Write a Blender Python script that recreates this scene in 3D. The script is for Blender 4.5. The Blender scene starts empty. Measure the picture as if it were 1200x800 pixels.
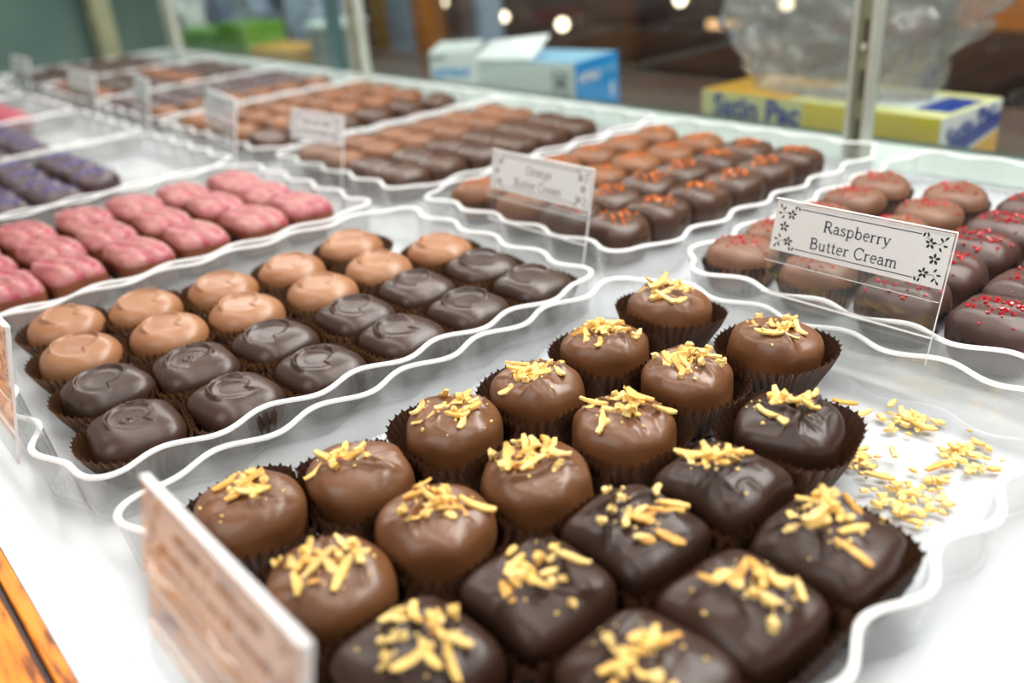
import bpy, bmesh, math, random
from mathutils import Vector, Matrix, noise
PI = math.pi
SC = bpy.context.scene
COL = SC.collection

# ------------------------------------------------------------------ camera
# metres; the shelf is z = 0, X runs from the front of the case to the back glass, Y along the case
cam = bpy.data.cameras.new('camera'); camo = bpy.data.objects.new('camera', cam); COL.objects.link(camo)
RIGHT = Vector((0.7464, -0.6616, -0.0718)); DOWN = Vector((-0.3374, -0.2832, -0.8978)); FWD = RIGHT.cross(DOWN)
if FWD.dot(Vector((.57, .69, -.43))) < 0: FWD = -FWD
camo.matrix_world = Matrix.Translation((0, 0, 0.182)) @ Matrix((RIGHT, -DOWN, -FWD)).transposed().to_4x4()
cam.sensor_width = 36; cam.lens = 30.96; cam.clip_start = .01; cam.clip_end = 50
cam.dof.use_dof = True; cam.dof.focus_distance = .335; cam.dof.aperture_fstop = 5.6
SC.camera = camo

# ------------------------------------------------------------------ world, lights, exposure
SC.view_settings.view_transform = 'Standard'; SC.view_settings.look = 'None'
SC.view_settings.exposure = -0.12; SC.view_settings.gamma = 1; SC.view_settings.use_curve_mapping = False
SC.cycles.use_denoising = True
SC.cycles.transparent_max_bounces = 32; SC.cycles.max_bounces = 8; SC.cycles.caustics_reflective = False; SC.cycles.caustics_refractive = False
wd = bpy.data.worlds.new('world'); SC.world = wd; wd.use_nodes = True
wd.node_tree.nodes['Background'].inputs[0].default_value = (1.0, .93, .86, 1)
wd.node_tree.nodes['Background'].inputs[1].default_value = .48
def area(name, loc, sx, sy, e, col=(1, 1, 1), rot=(0, 0, 0)):
    l = bpy.data.lights.new(name, 'AREA'); l.shape = 'RECTANGLE'; l.size = sx; l.size_y = sy; l.energy = e; l.color = col
    o = bpy.data.objects.new(name, l); o.location = loc; o.rotation_euler = rot; COL.objects.link(o); return o
area('strip_light_rear', (.56, .70, .50), .07, 2.6, 10.5, (1, .98, .94), (0, math.radians(14), 0))
area('strip_light_front', (.16, .60, .62), .10, 2.4, 6.5, (1, .97, .93), (0, math.radians(-6), 0))
area('shop_fill_light', (-1.1, .1, 1.3), 1.2, 1.2, 13.0, (1, .97, .93), (0, math.radians(-42), 0))  # added fill from behind the camera, brightens the price cards
area('counter_fill_light', (.95, .15, 1.0), .6, 1.2, 22.0, (1, .97, .93), (math.radians(34), math.radians(0), 0))  # added fill over the counter, brightens the boxes behind the glass

# ------------------------------------------------------------------ materials
def nt(name):
    m = bpy.data.materials.new(name); m.use_nodes = True; t = m.node_tree; t.nodes.clear()
    o = t.nodes.new('ShaderNodeOutputMaterial'); return m, t, o
def N(t, k, **kw):
    n = t.nodes.new(k)
    for a, b in kw.items():
        if a.startswith('i_'): n.inputs[a[2:].replace('_', ' ')].default_value = b
        else: setattr(n, a, b)
    return n
def lin(c):
    return tuple((x / 255 / 12.92 if x / 255 <= .04045 else ((x / 255 + .055) / 1.055) ** 2.4) for x in c) + (1,)
def prin(name, c, rough=.5, c2=None, scale=60, bump=0, bscale=300, spec=.5, coat=0, metal=0, trans=0, sss=0, detail=3, mixlo=.35, mixhi=.65):
    m, t, o = nt(name); p = N(t, 'ShaderNodeBsdfPrincipled')
    p.inputs['Base Color'].default_value = lin(c); p.inputs['Roughness'].default_value = rough
    p.inputs['Specular IOR Level'].default_value = spec; p.inputs['Coat Weight'].default_value = coat
    p.inputs['Coat Roughness'].default_value = .15; p.inputs['Metallic'].default_value = metal
    p.inputs['Transmission Weight'].default_value = trans
    if sss: p.inputs['Subsurface Weight'].default_value = sss; p.inputs['Subsurface Scale'].default_value = .002
    tc = N(t, 'ShaderNodeTexCoord')
    if c2:
        n = N(t, 'ShaderNodeTexNoise'); n.inputs['Scale'].default_value = scale; n.inputs['Detail'].default_value = detail
        oi = N(t, 'ShaderNodeObjectInfo'); va = N(t, 'ShaderNodeVectorMath', operation='ADD')
        t.links.new(tc.outputs['Object'], va.inputs[0]); t.links.new(oi.outputs['Random'], va.inputs[1])
        t.links.new(va.outputs[0], n.inputs['Vector'])
        r = N(t, 'ShaderNodeValToRGB'); r.color_ramp.elements[0].color = lin(c); r.color_ramp.elements[1].color = lin(c2)
        r.color_ramp.elements[0].position = mixlo; r.color_ramp.elements[1].position = mixhi
        t.links.new(n.outputs['Fac'], r.inputs['Fac']); t.links.new(r.outputs[0], p.inputs['Base Color'])
    if bump:
        n = N(t, 'ShaderNodeTexNoise'); n.inputs['Scale'].default_value = bscale; n.inputs['Detail'].default_value = 4
        t.links.new(tc.outputs['Object'], n.inputs['Vector'])
        b = N(t, 'ShaderNodeBump'); b.inputs['Strength'].default_value = bump; b.inputs['Distance'].default_value = .0004
        t.links.new(n.outputs['Fac'], b.inputs['Height']); t.links.new(b.outputs[0], p.inputs['Normal'])
    t.links.new(p.outputs[0], o.inputs[0]); return m
def clear(name, tint=(.95, .965, .96), rough=.03, haze=.03, boost=1.0, hc=(1, 1, 1, 1)):
    m, t, o = nt(name)
    tr = N(t, 'ShaderNodeBsdfTransparent'); tr.inputs[0].default_value = tint + (1,)
    g = N(t, 'ShaderNodeBsdfGlossy'); g.inputs['Roughness'].default_value = rough
    d = N(t, 'ShaderNodeBsdfTranslucent'); d.inputs[0].default_value = hc
    d2 = N(t, 'ShaderNodeBsdfDiffuse'); d2.inputs[0].default_value = hc
    dd = N(t, 'ShaderNodeMixShader'); t.links.new(d.outputs[0], dd.inputs[1]); t.links.new(d2.outputs[0], dd.inputs[2])
    # Schlick reflectance, the same from both faces of the sheet
    ge = N(t, 'ShaderNodeNewGeometry'); dt = N(t, 'ShaderNodeVectorMath', operation='DOT_PRODUCT')
    t.links.new(ge.outputs['Normal'], dt.inputs[0]); t.links.new(ge.outputs['Incoming'], dt.inputs[1])
    ab = N(t, 'ShaderNodeMath', operation='ABSOLUTE'); t.links.new(dt.outputs['Value'], ab.inputs[0])
    om = N(t, 'ShaderNodeMath', operation='SUBTRACT'); om.inputs[0].default_value = 1; t.links.new(ab.outputs[0], om.inputs[1])
    pw = N(t, 'ShaderNodeMath', operation='POWER'); pw.inputs[1].default_value = 5; t.links.new(om.outputs[0], pw.inputs[0])
    mu = N(t, 'ShaderNodeMath', operation='MULTIPLY_ADD', use_clamp=True); mu.inputs[1].default_value = .96 * boost; mu.inputs[2].default_value = .04 * boost
    t.links.new(pw.outputs[0], mu.inputs[0])
    m1 = N(t, 'ShaderNodeMixShader'); t.links.new(mu.outputs[0], m1.inputs[0]); t.links.new(tr.outputs[0], m1.inputs[1]); t.links.new(g.outputs[0], m1.inputs[2])
    m2 = N(t, 'ShaderNodeMixShader'); m2.inputs[0].default_value = haze
    t.links.new(m1.outputs[0], m2.inputs[1]); t.links.new(dd.outputs[0], m2.inputs[2])
    t.links.new(m2.outputs[0], o.inputs[0]); return m
def paper(name, c, c2, tl=.35, rough=.45, pl=1):
    m, t, o = nt(name)
    p = N(t, 'ShaderNodeBsdfPrincipled'); p.inputs['Base Color'].default_value = lin(c); p.inputs['Roughness'].default_value = rough
    tr = N(t, 'ShaderNodeBsdfTranslucent'); tr.inputs[0].default_value = lin(c2)
    mx = N(t, 'ShaderNodeMixShader'); mx.inputs[0].default_value = tl
    t.links.new(p.outputs[0], mx.inputs[1]); t.links.new(tr.outputs[0], mx.inputs[2]); t.links.new(mx.outputs[0], o.inputs[0]); return m
def emit(name, c, s):
    m, t, o = nt(name); e = N(t, 'ShaderNodeEmission'); e.inputs[0].default_value = lin(c); e.inputs[1].default_value = s
    t.links.new(e.outputs[0], o.inputs[0]); return m

M = {}
M['milk'] = prin('milk_chocolate', (100, 63, 36), .34, (112, 72, 44), 40, .25, 500, coat=.1)
M['milk_warm'] = prin('caramel_milk_chocolate', (142, 94, 60), .38, (154, 108, 74), 40, .2, 500, coat=.1)
M['milk_tan'] = prin('tan_milk_chocolate', (122, 76, 42), .5, (102, 62, 34), 60, .3)
M['dark'] = prin('dark_chocolate', (46, 28, 20), .34, (56, 35, 25), 40, .2, 500, spec=.4)
M['dark_soft'] = prin('soft_dark_chocolate', (52, 33, 24), .34, (62, 41, 31), 40, .2, 500, coat=.05, spec=.45)
M['red_milk'] = prin('milk_chocolate_with_red_cast', (104, 70, 50), .5, (118, 80, 58), 60, .3)
M['red_dark'] = prin('dark_chocolate_with_red_cast', (64, 42, 36), .42, (76, 51, 44), 60, .3)
M['orange_dark'] = prin('dark_chocolate_orange', (62, 39, 26), .38, (76, 47, 31), 60, .2)
M['pink'] = prin('pink_coating', (156, 84, 90), .38, (168, 116, 108), 90, .3)
M['pink_stripe'] = prin('deep_pink_stripe', (146, 46, 66), .36, (162, 70, 84), 120, .2)
M['purple_dark'] = prin('dark_chocolate_violet', (56, 40, 42), .4, (74, 54, 56), 60, .2)
M['nut'] = prin('toasted_coconut', (236, 196, 112), .6, (222, 168, 76), 220, .6, 900, sss=.0, mixlo=.5, mixhi=.85)
M['nut_pale'] = prin('pale_toasted_coconut', (236, 206, 134), .6, (226, 184, 100), 220, .6, 900, mixlo=.4, mixhi=.8)
M['nut_dark'] = prin('browned_coconut', (226, 176, 90), .6, (208, 150, 66), 220, .6, 900)
M['cup'] = paper('dark_brown_glassine', (50, 33, 24), (96, 58, 34), .25, .38)
M['cup_brown'] = paper('brown_glassine', (60, 41, 29), (112, 76, 48), .35, .35)
M['cup_black'] = paper('black_glassine', (34, 30, 28), (70, 56, 46), .15, .35)
M['acrylic'] = clear('clear_acrylic_wall', (.90, .905, .90), .05, .075, 1.7)
M['acrylic_floor'] = clear('clear_acrylic_floor', (.985, .99, .99), .08, .03, .8)
M['acrylic_holder'] = clear('clear_holder_plastic', (.97, .975, .972), .04, .012, 1.0)
M['edge'] = clear('piped_light_edge', (.97, .98, .98), .10, .82, 2.2)  # white haze in the colour stands in for light piped to the edge
M['edge_far'] = M['edge']
M['glass'] = clear('case_glass', (.86, .90, .885), .0, .0, 1.0)
M['shelf'] = prin('white_shelf', (196, 197, 199), .25, (190, 194, 199), 9, .08, 30, spec=.5)
M['oak'] = None
M['steel'] = prin('brushed_steel', (176, 180, 168), .4, (192, 196, 184), 30, metal=.35)
M['steel_dark'] = prin('dark_slot_steel', (84, 80, 66), .5, None, metal=.6)
M['gasket'] = prin('grey_green_gasket', (84, 96, 88), .4)
M['card'] = prin('white_card', (250, 250, 252), .6)
M['ink'] = prin('dark_blue_ink', (6, 34, 66), .8, spec=.1)
M['ink_black'] = prin('near_black_ink', (8, 10, 26), .8, spec=.1)
M['ink_brown'] = prin('brown_ink', (128, 112, 106), .6)
M['red_bit'] = prin('red_fruit_crumbs', (206, 26, 40), .25, (150, 16, 30), 400, coat=.4)
M['orange_bit'] = prin('orange_peel_crumbs', (226, 124, 34), .25, (176, 80, 24), 400, coat=.4)
M['violet_bit'] = prin('violet_sugar_crystals', (112, 108, 156), .3, (72, 64, 112), 400, coat=.4)
M['blue'] = prin('bright_blue_card', (28, 150, 226), .4, spec=.4)
M['palegreen'] = prin('pale_mint_card', (226, 234, 234), .5)
M['whitecard'] = prin('white_boxboard', (232, 236, 238), .5)
M['royal'] = prin('royal_blue_print', (34, 62, 152), .45)
M['yellow'] = prin('yellow_boxboard', (236, 208, 62), .45)
M['paleyellow'] = prin('pale_yellow_boxboard', (226, 222, 160), .45)
M['gold'] = prin('gold_boxboard', (226, 172, 62), .45)
M['wall'] = prin('dark_brown_wall', (58, 40, 32), .6, (78, 54, 42), 3)
M['ledge'] = prin('dark_brown_counter', (74, 54, 44), .3, (88, 62, 50), 12)
M['floor'] = prin('dark_floor', (60, 48, 42), .5, (72, 58, 50), 4)
M['timber'] = prin('orange_timber', (206, 124, 34), .5, (176, 98, 24), 12)
M['timber_y'] = prin('yellow_brown_timber', (196, 148, 50), .5, (176, 126, 40), 12)
M['bluegrey'] = prin('blue_grey_trim', (150, 168, 188), .4)
M['greygreen'] = prin('grey_green_metal', (120, 124, 96), .4, (140, 140, 112), 20)
M['teal'] = prin('dark_teal_panel', (66, 88, 82), .15, (84, 104, 96), 3)
M['green'] = prin('bright_green_pack', (96, 150, 60), .45, (130, 190, 80), 20)
M['green_d'] = prin('leaf_green_pack', (96, 150, 24), .45)
M['lilac'] = prin('lilac_grey_fabric', (176, 190, 222), .6, (200, 208, 232), 10)
M['white'] = prin('white_plastic', (236, 238, 240), .4)
M['mint'] = prin('pale_mint_plastic', (200, 216, 214), .4)
M['bag'] = clear('thin_plastic_bag', (.93, .915, .90), .16, .24, 2.6, (.80, .78, .78, 1))
M['glow_spot'] = emit('warm_reflected_glow', (255, 232, 200), 9)
M['glow_spot_dim'] = emit('dim_reflected_glow', (255, 196, 140), 2.2)
def oak():
    m, t, o = nt('golden_oak'); p = N(t, 'ShaderNodeBsdfPrincipled'); p.inputs['Roughness'].default_value = .4
    tc = N(t, 'ShaderNodeTexCoord'); mp = N(t, 'ShaderNodeMapping'); mp.inputs['Scale'].default_value = (260, 30, 60)
    n = N(t, 'ShaderNodeTexNoise'); n.inputs['Scale'].default_value = 1.6; n.inputs['Detail'].default_value = 6
    r = N(t, 'ShaderNodeValToRGB'); e = r.color_ramp.elements
    e[0].position = .36; e[0].color = lin((120, 58, 8)); e[1].position = .6; e[1].color = lin((222, 138, 28))
    x = r.color_ramp.elements.new(.47); x.color = lin((206, 118, 20))
    t.links.new(tc.outputs['Object'], mp.inputs[0]); t.links.new(mp.outputs[0], n.inputs['Vector']); t.links.new(n.outputs['Fac'], r.inputs[0])
    t.links.new(r.outputs[0], p.inputs['Base Color']); t.links.new(p.outputs[0], o.inputs[0]); return m
M['oak'] = oak()

# ------------------------------------------------------------------ helpers
def mesh(name, V, F, mat, smooth=False, mats=None, fm=None):
    me = bpy.data.meshes.new(name); me.from_pydata([tuple(v) for v in V], [], F)
    for m in (mats or [mat]): me.materials.append(m)
    if fm: me.polygons.foreach_set('material_index', fm)
    if smooth: me.polygons.foreach_set('use_smooth', [True] * len(me.polygons))
    me.update(); return me
def link(name, me, parent=None, loc=(0, 0, 0), rot=None, **props):
    o = bpy.data.objects.new(name, me); COL.objects.link(o); o.location = loc
    if rot is not None: o.rotation_euler = rot
    if parent: o.parent = parent
    for k, v in props.items(): o[k] = v
    return o
def thing(name, label, cat, loc=(0, 0, 0), rz=0, group=None):
    o = bpy.data.objects.new(name, None); o.empty_display_size = .01; COL.objects.link(o); o.location = loc; o.rotation_euler = (0, 0, rz)
    o['label'] = label; o['category'] = cat
    if group: o['group'] = group
    return o
def boxmesh(name, lo, hi, mat, bev=0):
    bm = bmesh.new(); bmesh.ops.create_cube(bm, size=1)
    for v in bm.verts: v.co = Vector([(a + b) / 2 + c * (b - a) for a, b, c in zip(lo, hi, v.co)])
    if bev: bmesh.ops.bevel(bm, geom=bm.edges[:], offset=bev, segments=2, affect='EDGES', profile=.6)
    me = bpy.data.meshes.new(name); bm.to_mesh(me); bm.free(); me.materials.append(mat); return me
class Bag:
    """collects quads / boxes into one mesh"""
    def __init__(s): s.V = []; s.F = []; s.m = []
    def add(s, V, F, mi=0):
        n = len(s.V); s.V += [tuple(v) for v in V]; s.F += [tuple(i + n for i in f) for f in F]; s.m += [mi] * len(F)
    def box(s, lo, hi, mi=0):
        x0, y0, z0 = lo; x1, y1, z1 = hi
        s.add([(x0, y0, z0), (x1, y0, z0), (x1, y1, z0), (x0, y1, z0), (x0, y0, z1), (x1, y0, z1), (x1, y1, z1), (x0, y1, z1)],
              [(0, 3, 2, 1), (4, 5, 6, 7), (0, 1, 5, 4), (1, 2, 6, 5), (2, 3, 7, 6), (3, 0, 4, 7)], mi)
    def mesh(s, name, mats, smooth=False): return mesh(name, s.V, s.F, None, smooth, mats, s.m)
def sst(a, b, x):
    t = min(1, max(0, (x - a) / (b - a))); return t * t * (3 - 2 * t)
ORD = ['first', 'second', 'third', 'fourth', 'fifth', 'sixth', 'seventh', 'eighth']

# ------------------------------------------------------------------ chocolates
class Choc:
    """shape of one moulded chocolate: plan superellipse a x b, height h, feature relief on its top"""
    def __init__(s, a, b, h, n=2.0, q=2.6, zb=.42, seed=0, feats=(), lump=.0004, taper=.80):
        s.a, s.b, s.h, s.n, s.q, s.zb, s.feats, s.lump, s.taper = a, b, h, n, q, zb, feats, lump, taper
        s.off = Vector((seed * 3.71, seed * 1.93, seed * .77))
    def plan(s, th):
        return (abs(math.cos(th) / s.a) ** s.n + abs(math.sin(th) / s.b) ** s.n) ** (-1 / s.n)
    def r_of(s, x, y): return (abs(x / s.a) ** s.n + abs(y / s.b) ** s.n) ** (1 / s.n)
    def feat(s, x, y):
        u, v = x / s.a, y / s.b; r = s.r_of(x, y); w = 1 - sst(.8, 1.02, r); z = 0
        for f in s.feats:
            k = f[0]
            if k == 'arc':       # curled ridge: centre, radius, mid angle, half span, height, width
                _, cx, cy, R, am, hs, H, W = f
                dx, dy = u - cx, v - cy; d = math.hypot(dx, dy); an = (math.atan2(dy, dx) - am + PI) % (2 * PI) - PI
                Rr = R * (1 + .10 * an)
                e = 1 - sst(hs * .75, hs, abs(an))
                dd = (d - Rr) / W
                z += H * e * math.exp(-dd * dd) * (1.25 if dd > 0 else 1)
                z -= H * .55 * (1 - sst(Rr * .55, Rr, d))
            elif k == 'ledge':   # one lap of coating ending over another: angle, offset, height, wave
                _, an, off, H, W, ph = f
                cu, cv = u * math.cos(an) + v * math.sin(an), -u * math.sin(an) + v * math.cos(an)
                d = cu - off - .10 * math.sin(cv * 4.2 + ph) - .25 * cv * cv * math.sin(ph)
                e = 1 - sst(.5, .85, abs(cv))
                z += H * (sst(-W, W, d) * math.exp(-max(0, d) * 2.2) + .5 * math.exp(-((d - W) / W) ** 2)) * e
            elif k == 'ridge':   # straight rounded ridges across
                _, an, off, H, W = f
                cu = u * math.cos(an) + v * math.sin(an) + .06 * math.sin(v * 5 + off * 9)
                z += H * math.exp(-((cu - off) / W) ** 2)
            elif k == 'wrinkle':  # rumpled coating: centre, reach, height
                _, cx, cy, R, H = f
                d = math.hypot(u - cx, v - cy) / R
                if d < 1:
                    g = 1 - abs(noise.noise(Vector((u * 1.7, v * 2.9, 0)) + s.off * 2)) * 2.4
                    z += H * max(0, g) ** 3 * (1 - d * d)
            elif k == 'drop':
                _, cx, cy, R, H = f
                d = math.hypot(u - cx, v - cy) / R
                z += H * math.exp(-((d - .75) / .28) ** 2) - H * .4 * math.exp(-(d / .4) ** 2)
        return z * w
    def top(s, x, y):
        r = min(.999, s.r_of(x, y)); z0 = s.h * s.zb
        return z0 + (s.h - z0) * (1 - r ** s.q) ** (1 / s.q) - .0005 * r * r + s.feat(x, y) + s._n(x, y)
    def _n(s, x, y): return s.lump * noise.noise(Vector((x * 70, y * 70, 0)) + s.off) * 1.5
    def normal(s, x, y):
        e = .0012; return Vector((s.top(x - e, y) - s.top(x + e, y), s.top(x, y - e) - s.top(x, y + e), 2 * e)).normalized()
    def build(s, name, mat, nr, nth, mats=None, mi=None):
        z0 = s.h * s.zb; P = []
        for k in range(400):
            ph = PI / 2 * k / 399; P.append((math.sin(ph) ** (2 / s.q) if ph else 0, z0 + (s.h - z0) * max(0, math.cos(ph)) ** (2 / s.q)))
        for k in range(1, 60):
            t = k / 59; P.append((1 - (1 - s.taper) * t ** 1.6, z0 * (1 - t)))
        L = [0]; sc = (s.a + s.b) / 2
        for p, q in zip(P, P[1:]): L.append(L[-1] + math.hypot((q[0] - p[0]) * sc, q[1] - p[1]))
        prof = []; j = 0
        for k in range(1, nr + 1):
            t = L[-1] * k / nr
            while j < len(L) - 2 and L[j + 1] < t: j += 1
            f = (t - L[j]) / max(1e-9, L[j + 1] - L[j]); prof.append((P[j][0] + f * (P[j + 1][0] - P[j][0]), P[j][1] + f * (P[j + 1][1] - P[j][1])))
        V = [(0, 0, s.top(0, 0))]; F = []; fm = []
        for k, (r, z) in enumerate(prof):
            for i in range(nth):
                th = 2 * PI * i / nth; R = s.plan(th) * r
                x, y = R * math.cos(th), R * math.sin(th)
                wob = 1 + s.lump / sc * 2.0 * noise.noise(Vector((x * 90, y * 90, z * 60)) + s.off) * sst(0, .8, r)
                zz = z - .0005 * r * r + (s.feat(x, y) + s._n(x, y)) * sst(z0 * .6, z0 * 1.3, z)
                V.append((x * wob, y * wob, max(0, zz)))
        for i in range(nth): F.append((0, 1 + i, 1 + (i + 1) % nth))
        for k in range(nr - 1):
            b, c = 1 + k * nth, 1 + (k + 1) * nth
            for i in range(nth): j2 = (i + 1) % nth; F.append((b + i, c + i, c + j2, b + j2))
        F.append(tuple(1 + (nr - 1) * nth + i for i in range(nth))[::-1])
        if mi:
            for f in F:
                c = [sum(V[i][k] for i in f) / len(f) for k in range(3)] if len(f) < 5 else (0, 0, 0); fm.append(mi(c))
        return mesh(name, V, F, mat, True, mats, fm if mi else None)

def cup_mesh(name, mat, n=42, rb=.0155, rt=.0225, h=.0155, sq=2.0, neigh=(), seed=0, amp=.0008):
    """pleated paper cup with a pinked edge; neigh: (distance, angle) of cups it is pressed against"""
    R = random.Random(seed); cols = n * 4; V = []; F = []; rows = 4
    def plan(th): return (abs(math.cos(th)) ** sq + abs(math.sin(th)) ** sq) ** (-1 / sq)
    ph = [R.uniform(-.25, .25) for _ in range(n)]
    for k in range(rows):
        t = k / (rows - 1)
        for i in range(cols):
            th = 2 * PI * (i + ph[i // 4] * t) / cols; pl = plan(th)
            r = rb * pl + (rt - rb) * t * (1 + .10 * math.sin(3 * th + seed)) * pl
            lim = 1
            for d, a in neigh:
                c = math.cos(th - a)
                if c > .2: lim_r = (d / 2 - .0003) / c; r = min(r, lim_r)
            saw = (0, 1, 0, -1)[i % 4] * amp * (.35 + .65 * t) * R.uniform(.75, 1.2)
            r += saw - amp * .5
            z = h * t
            if k == rows - 1: z += (.00055 if i % 2 else -.00055) + .0008 * math.sin(2 * th + seed * 2)
            V.append((r * math.cos(th), r * math.sin(th), z))
    for k in range(rows - 1):
        for i in range(cols):
            j = (i + 1) % cols; F.append((k * cols + i, k * cols + j, (k + 1) * cols + j, (k + 1) * cols + i))
    V.append((0, 0, 0.0)); c = len(V) - 1
    for i in range(cols): F.append((c, (i + 1) % cols, i))
    return mesh(name, V, F, mat)

# toasted coconut shreds: curved, ragged strips and chunks, each about 20-40 triangles
def shred_mesh(k):
    R = random.Random(900 + k); L = R.choice([.0042, .0052, .0062, .0074, .0092, .0108]) * R.uniform(.9, 1.1); w = R.uniform(.0019, .0030); th = R.uniform(.0007, .0010)
    n = 6; cur = R.uniform(-55, 55); twist = R.uniform(-.3, .3); lift = R.uniform(-.0004, .0012); V = []; F = []
    x = y = 0; a = -math.radians(cur) / 2; pts = []
    for i in range(n + 1):
        pts.append((x, y, a)); x += L / n * math.cos(a); y += L / n * math.sin(a); a += math.radians(cur) / n + R.uniform(-.1, .1)
    cx, cy = sum(p[0] for p in pts) / len(pts), sum(p[1] for p in pts) / len(pts)
    for i, (px, py, a) in enumerate(pts):
        t = i / n; ww = w * (.45 + .75 * math.sin(PI * min(1, max(0, t * .84 + .08)))) * R.uniform(.8, 1.15) / 1.1; tz = lift * (2 * t - 1) ** 2
        nx, ny = -math.sin(a), math.cos(a); tw = twist * (t - .5)
        for sx, sz in ((-1, 0), (1, 0), (1, 1), (-1, 1)):
            o = sx * ww / 2 * (.8 if sz else 1)
            V.append((px - cx + nx * o, py - cy + ny * o, sz * th * R.uniform(.8, 1.2) + tz + tw * o))
    for i in range(n):
        b = i * 4
        for j in range(4): F.append((b + j, b + (j + 1) % 4, b + 4 + (j + 1) % 4, b + 4 + j))
    F += [(3, 2, 1, 0), (4 * n, 4 * n + 1, 4 * n + 2, 4 * n + 3)]
    return mesh('shred', V, F, (M['nut'], M['nut'], M['nut_pale'], M['nut_pale'])[k % 4] if k % 6 else M['nut_dark'], False)
def chip_geo(R, s):
    n = 5; V = []; F = []
    for k, z in ((0, 0), (1, 1)):
        for i in range(n):
            a = 2 * PI * i / n + R.uniform(-.3, .3); r = s * R.uniform(.35, .6) * (1 if not k else .75); V.append((r * math.cos(a), r * math.sin(a) * .8, z * s * R.uniform(.3, .55)))
    F = [tuple(range(n))[::-1], tuple(range(n, 2 * n))] + [(i, (i + 1) % n, n + (i + 1) % n, n + i) for i in range(n)]
    return V, F
SHREDS = [shred_mesh(k) for k in range(24)]
def chunk_mesh(k):
    R = random.Random(300 + k); V, F = chip_geo(R, R.uniform(.0034, .0052)); return mesh('chunk', V, F, (M['nut'], M['nut_pale'], M['nut_pale'])[k % 3])
CHUNKS = [chunk_mesh(k) for k in range(9)]
def orient(nrm, ang):
    q = Vector((0, 0, 1)).rotation_difference(nrm); return (q.to_matrix() @ Matrix.Rotation(ang, 3, 'Z')).to_euler()
def crumbs(name, mat, ch, R, n, smin, smax, cx=0, cy=0, sg=.006, lim=.9):
    B = Bag()
    for _ in range(n):
        for _t in range(20):
            x, y = cx + R.gauss(0, sg), cy + R.gauss(0, sg)
            if ch.r_of(x, y) < lim: break
        V, F = chip_geo(R, R.uniform(smin, smax)); nm = ch.normal(x, y); m = orient(nm, R.uniform(0, 6)).to_matrix(); p = Vector((x, y, ch.top(x, y) - .0001))
        B.add([m @ Vector(v) + p for v in V], F)
    return B.mesh(name, [mat])
def shreds_on(parent, ch, R, n, cx, cy, sg, z0, main=None, sgy=None, turn=0):
    placed = []
    for k in range(n):
        for _t in range(30):
            gx, gy = R.gauss(0, sg), R.gauss(0, sgy or sg); x, y = cx + gx * math.cos(turn) - gy * math.sin(turn), cy + gx * math.sin(turn) + gy * math.cos(turn)
            if ch.r_of(x, y) < .80: break
        else: continue
        me = R.choice(SHREDS) if R.random() < .72 else R.choice(CHUNKS)
        lay = sum(1 for a, b in placed if math.hypot(a - x, b - y) < .0024)
        placed.append((x, y)); nm = ch.normal(x, y)
        nm = (nm + Vector((R.uniform(-.25, .25), R.uniform(-.25, .25), 0)) * (1 + .6 * min(lay, 2)) * .6).normalized()
        link('coconut_shred', me, parent, (x, y, ch.top(x, y) + z0 + .0001 + min(lay, 3) * .0007), orient(nm, R.uniform(0, 2 * PI)))
    return placed

CUPZ = .0022     # cups stand on the tray floor
def nbrs(P, i, rmax=.058):
    x, y = P[i][:2]; out = []
    for k, q in enumerate(P):
        if k != i:
            d = math.hypot(q[0] - x, q[1] - y)
            if d < rmax: out.append((d, math.atan2(q[1] - y, q[0] - x)))
    return out

# ------------------------------------------------------------------ trays
def outline(x0, x1, y0, y1, lam=.0395, amp=.0034, rc=.022, n=360, phx=0., phy=0.):
    """closed scalloped rounded rectangle; returns points and outward normals"""
    pts = []; lx, ly = x1 - x0 - 2 * rc, y1 - y0 - 2 * rc; segs = [('l', x0 + rc, y0, 1, 0, lx), ('a', x1 - rc, y0 + rc, -PI / 2), ('l', x1, y0 + rc, 0, 1, ly), ('a', x1 - rc, y1 - rc, 0),
            ('l', x1 - rc, y1, -1, 0, lx), ('a', x0 + rc, y1 - rc, PI / 2), ('l', x0, y1 - rc, 0, -1, ly), ('a', x0 + rc, y0 + rc, PI)]
    Lc = rc * PI / 2; tot = 2 * lx + 2 * ly + 4 * Lc; waves = round(tot / lam); S = 0
    for sg in segs:
        L = sg[5] if sg[0] == 'l' else Lc; k = max(4, round(n * L / tot))
        for i in range(k):
            t = i / k; s = S + t * L
            if sg[0] == 'l': px, py = sg[1] + sg[3] * t * L, sg[2] + sg[4] * t * L; nx, ny = sg[4], -sg[3]
            else: a = sg[3] + t * PI / 2; px, py = sg[1] + rc * math.cos(a), sg[2] + rc * math.sin(a); nx, ny = math.cos(a), math.sin(a)
            w = amp * math.cos(2 * PI * waves * s / tot + phx)
            pts.append((px + nx * w, py + ny * w, nx, ny))
        S += L
    return pts
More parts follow.
